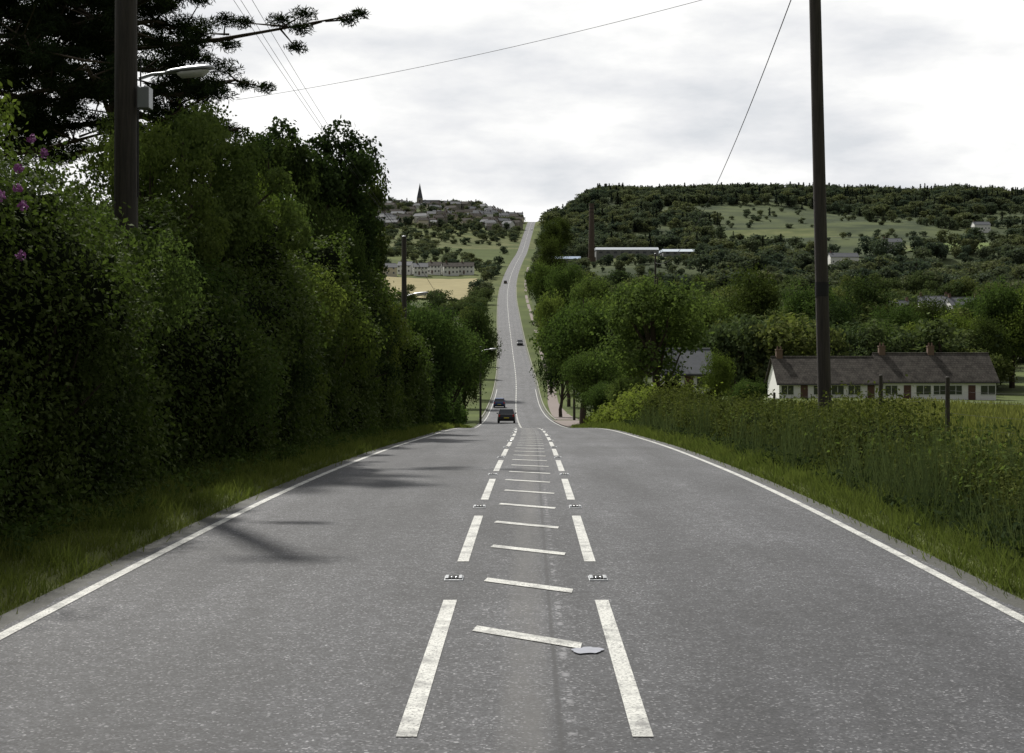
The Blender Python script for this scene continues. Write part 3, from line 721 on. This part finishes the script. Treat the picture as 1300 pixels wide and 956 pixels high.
def shed(px0,px1,d,hh,dp,roof):
    x0,x1=X(px0,d),X(px1,d); z=h1((x0+x1)/2,d)+1.0; e=empty('warehouse',((x0+x1)/2,d,z)); w=(x1-x0)/2
    g=Geo(); g.box(-w,w,0,dp,-4,hh); g.obj('walls',M['shedwall'],e)
    g=Geo(); n=3
    for k in range(n):
        a=-.3+(dp+.6)*k/n; b_=-.3+(dp+.6)*(k+1)/n; m_=(a+b_)/2
        g.poly([(-w-.3,a,hh+.01),(w+.3,a,hh+.01),(w+.3,m_,hh+1.9),(-w-.3,m_,hh+1.9),(-w-.3,b_,hh+.01),(w+.3,b_,hh+.01)],[(0,1,2,3),(3,2,5,4),(0,3,4),(1,5,2)])
    g.obj('roof',roof,e)
    g=Geo()
    k=-w+2
    while k<w-3: g.box(k,k+2.2,-.06,0,1.2,2.4); k+=5
    g.obj('windows',M['glass'],e)
shed(702,737,905,3.4,30,simple('blue_roof',(.20,.27,.38),.5,.1)); shed(757,836,915,3.6,30,M['shedroof']); shed(842,882,905,2.8,28,simple('pale_roof',(.48,.54,.60),.5,.1))
x=X(751,900); e=empty('factory_chimney',(x,900,h1(x,900))); g=Geo()
g.cyl((0,0,-2),2.3,41,n=24,r2=1.55); g.cyl((0,0,39),1.75,1.0,n=24,r2=1.8); g.cyl((0,0,-2),3.0,6,n=8,r2=2.9); g.obj('stack',simple('sooty_brick',(.085,.062,.05),.9,.2,.5),e)
g=Geo()
for k in (34,36.5): g.cyl((0,0,k),1.72,.35,n=24)
g.obj('iron_bands',M['rubber'],e)

# ------------------------------------------------------------------ cars
def carpaint(n,c): return simple(n,c,.3,.05,2,.6,.2)
def car(x,y,paint,head=1,kind='hatch'):
    s=1 if head>0 else -1
    e=empty('car',(x,y,zz(y)+.01),0 if s>0 else math.pi)
    sl=(zz(y+1)-zz(y-1))/2; e.rotation_euler[0]=math.atan(sl)*(1 if s>0 else -1)
    tall=1.15 if kind=='suv' else 1.0
    S=[(-2.08,.74,.72,.38,.62),(-2.02,.83,.80,.25,.92),(-1.6,.87,.84,.22,.96),(-.6,.88,.85,.20,.95),(.7,.88,.85,.20,.93),(1.4,.87,.82,.22,.84),(1.95,.80,.74,.25,.70),(2.10,.66,.62,.36,.55)]
    V=[]
    for (yy_,a,b_,z0,z1) in S:
        z1*=tall
        V+=[(-a*.9,yy_,z0),(-a,yy_,z0+.12),(-a,yy_,(z0+z1)/2+.05),(-b_,yy_,z1),(b_,yy_,z1),(a,yy_,(z0+z1)/2+.05),(a,yy_,z0+.12),(a*.9,yy_,z0)]
    Fc=[(i*8+k,i*8+(k+1)%8,(i+1)*8+(k+1)%8,(i+1)*8+k) for i in range(len(S)-1) for k in range(8)]+[tuple(range(8)),tuple(range(56,64))]
    g=Geo(); g.poly(V,Fc); g.obj('body',paint,e,bevel=.03)
    zb,zt=.93*tall,1.43*tall
    g=Geo(); g.poly([(-.80,-1.92,zb),(.80,-1.92,zb),(.80,.95,zb),(-.80,.95,zb),(-.62,-1.55,zt),(.62,-1.55,zt),(.62,.25,zt),(-.62,.25,zt)],[(0,1,5,4),(1,2,6,5),(2,3,7,6),(3,0,4,7)]); g.obj('glazing',M['glass'],e)
    g=Geo(); V=[(-.65,-1.62,zt-.03),(.65,-1.62,zt-.03),(.65,.28,zt-.03),(-.65,.28,zt-.03),(-.56,-1.45,zt+.045),(.56,-1.45,zt+.045),(.56,.1,zt+.045),(-.56,.1,zt+.045)]
    g.poly(V,[(4,5,6,7),(0,1,5,4),(1,2,6,5),(2,3,7,6),(3,0,4,7),(0,3,2,1)]); g.obj('roof_panel',paint,e,bevel=.02)
    g=Geo()
    for sx in (-1,1):
        for (p,q) in (((sx*.805,-1.94,zb-.02),(sx*.63,-1.57,zt-.02)),((sx*.805,.97,zb-.02),(sx*.63,.27,zt-.02)),((sx*.812,-.45,zb-.02),(sx*.632,-.45,zt-.02))):
            v,qq=tube([p,q],[.045,.04],6); g.poly(v,[tuple(a) for a in qq])
    g.obj('pillars',paint,e)
    t=Geo();h_=Geo()
    for sx in (-1,1):
        for wy in (-1.3,1.32):
            x0=.70 if sx>0 else -.90
            t.cyl((x0,wy,.32),.32,.20,'x',20); h_.cyl((.901 if sx>0 else -.915,wy,.32),.19,.014,'x',12)
    t.obj('tyres',M['rubber'],e,bevel=.02); h_.obj('wheel_hubs',M['metal'],e)
    g=Geo()
    for sx in (-1,1): g.box(sx*.72-.09,sx*.72+.09,-2.10,-1.98,.66*tall,.90*tall)
    g.obj('tail_lights',M['redlight'],e,bevel=.01)
    g=Geo()
    for sx in (-1,1): g.box(sx*.62-.14,sx*.62+.14,1.93,2.09,.55,.68)
    g.obj('headlights',M['chrome'],e,bevel=.02)
    g=Geo(); g.box(-.26,.26,-2.125,-2.10,.50,.61); g.obj('number_plate',M['plate'],e)
    g=Geo(); g.box(-.80,.80,-2.13,-2.02,.30,.46); g.box(-.70,.70,2.05,2.14,.28,.42); g.obj('bumpers',M['rubber'],e,bevel=.02)
    g=Geo()
    for sx in (-1,1): g.box(sx*.95-.08,sx*.95+.08,.62,.75,.93*tall,1.05*tall)
    g.obj('door_mirrors',paint,e,bevel=.02)
P1=carpaint('car_paint_dark',(.03,.032,.035)); P2=carpaint('car_paint_blue',(.03,.06,.16)); P4=carpaint('car_paint_white',(.7,.7,.7))
car(X(643,138),138,P1); car(X(634,205),205,P2); car(2.4,405,P1,-1,'suv'); car(-3.6,730,P1,1,'suv'); car(19.5,1330,P4,-1)
x=float(xc(300))+5.7; e=empty('traffic_sign',(x,300,zz(300)+.1))
g=Geo(); g.cyl((0,0,0),.04,3.0,n=10); g.obj('post',M['metal'],e)
g=Geo(); g.cyl((0,-.07,2.6),.38,.02,'y',24); g.obj('plate',M['frame'],e); g=Geo(); g.cyl((0,-.085,2.6),.30,.012,'y',24); g.obj('face',M['door'],e)

# ------------------------------------------------------------------ world, sun, camera
az=math.radians(-26); el=math.radians(48)
w=bpy.data.worlds.new("World"); sc.world=w; w.use_nodes=True; nt=w.node_tree; nt.nodes.clear()
out=nt.nodes.new('ShaderNodeOutputWorld'); bg=nt.nodes.new('ShaderNodeBackground'); bg.inputs[1].default_value=.1
sky=nt.nodes.new('ShaderNodeTexSky'); sky.sky_type='NISHITA'; sky.sun_disc=False; sky.sun_elevation=el; sky.sun_rotation=az
tc=nt.nodes.new('ShaderNodeTexCoord'); dirv=tc.outputs['Generated']
sx=N(nt,'ShaderNodeSeparateXYZ'); L(nt,dirv,sx.inputs[0])
zc=mth(nt,'ADD',mth(nt,'MAXIMUM',sx.outputs[2],0.0),.45)
cv=N(nt,'ShaderNodeCombineXYZ'); L(nt,mth(nt,'DIVIDE',sx.outputs[0],zc),cv.inputs[0]); L(nt,mth(nt,'DIVIDE',sx.outputs[1],zc),cv.inputs[1]); L(nt,mth(nt,'MULTIPLY',sx.outputs[2],4.0),cv.inputs[2])
n1=noise(nt,3.4,8,cv.outputs[0],.56); n2=noise(nt,.7,2,cv.outputs[0])
shade=ramp(nt,n1,(.34,(7.2,7.45,7.8)),(.44,(8.5,8.6,8.8)),(.50,(9.3,9.35,9.4)),(.56,(10.2,10.2,10.1)),(.66,(11,11,10.9)))
vm=N(nt,'ShaderNodeVectorMath',operation='DOT_PRODUCT'); L(nt,dirv,vm.inputs[0]); vm.inputs[1].default_value=(math.sin(az)*.8,math.cos(az)*.8,.35)
fall=ramp(nt,mth(nt,'ADD',mth(nt,'MULTIPLY',vm.outputs['Value'],.5),.5),(.15,.22),(.55,.44),(.78,1.0))
cl=mixc(nt,1.0,shade,fall,'MULTIPLY')
mask=ramp(nt,n2,(.30,.80),(.5,1.0))
L(nt,mixc(nt,mask,sky.outputs[0],cl),bg.inputs[0]); L(nt,bg.outputs[0],out.inputs[0])
ld=bpy.data.lights.new('sun','SUN'); ld.energy=5.0; ld.angle=math.radians(2.0); ld.color=(1,.965,.90)
so_=bpy.data.objects.new('sun',ld); COL.objects.link(so_)
dv=Vector((math.sin(az)*math.cos(el),math.cos(az)*math.cos(el),math.sin(el)))
so_.rotation_euler=dv.to_track_quat('Z','Y').to_euler(); so_.location=(-20,20,60)
cd=bpy.data.cameras.new('camera'); cam=bpy.data.objects.new('camera',cd); COL.objects.link(cam)
cam.location=(0,0,0); cam.rotation_euler=(math.radians(90),0,0); cd.sensor_width=36; cd.lens=F/1300*36; cd.shift_y=-58/1300; cd.clip_end=20000; cd.clip_start=.1
sc.camera=cam
sc.view_settings.view_transform='Standard'; sc.view_settings.look='None'; sc.view_settings.exposure=0
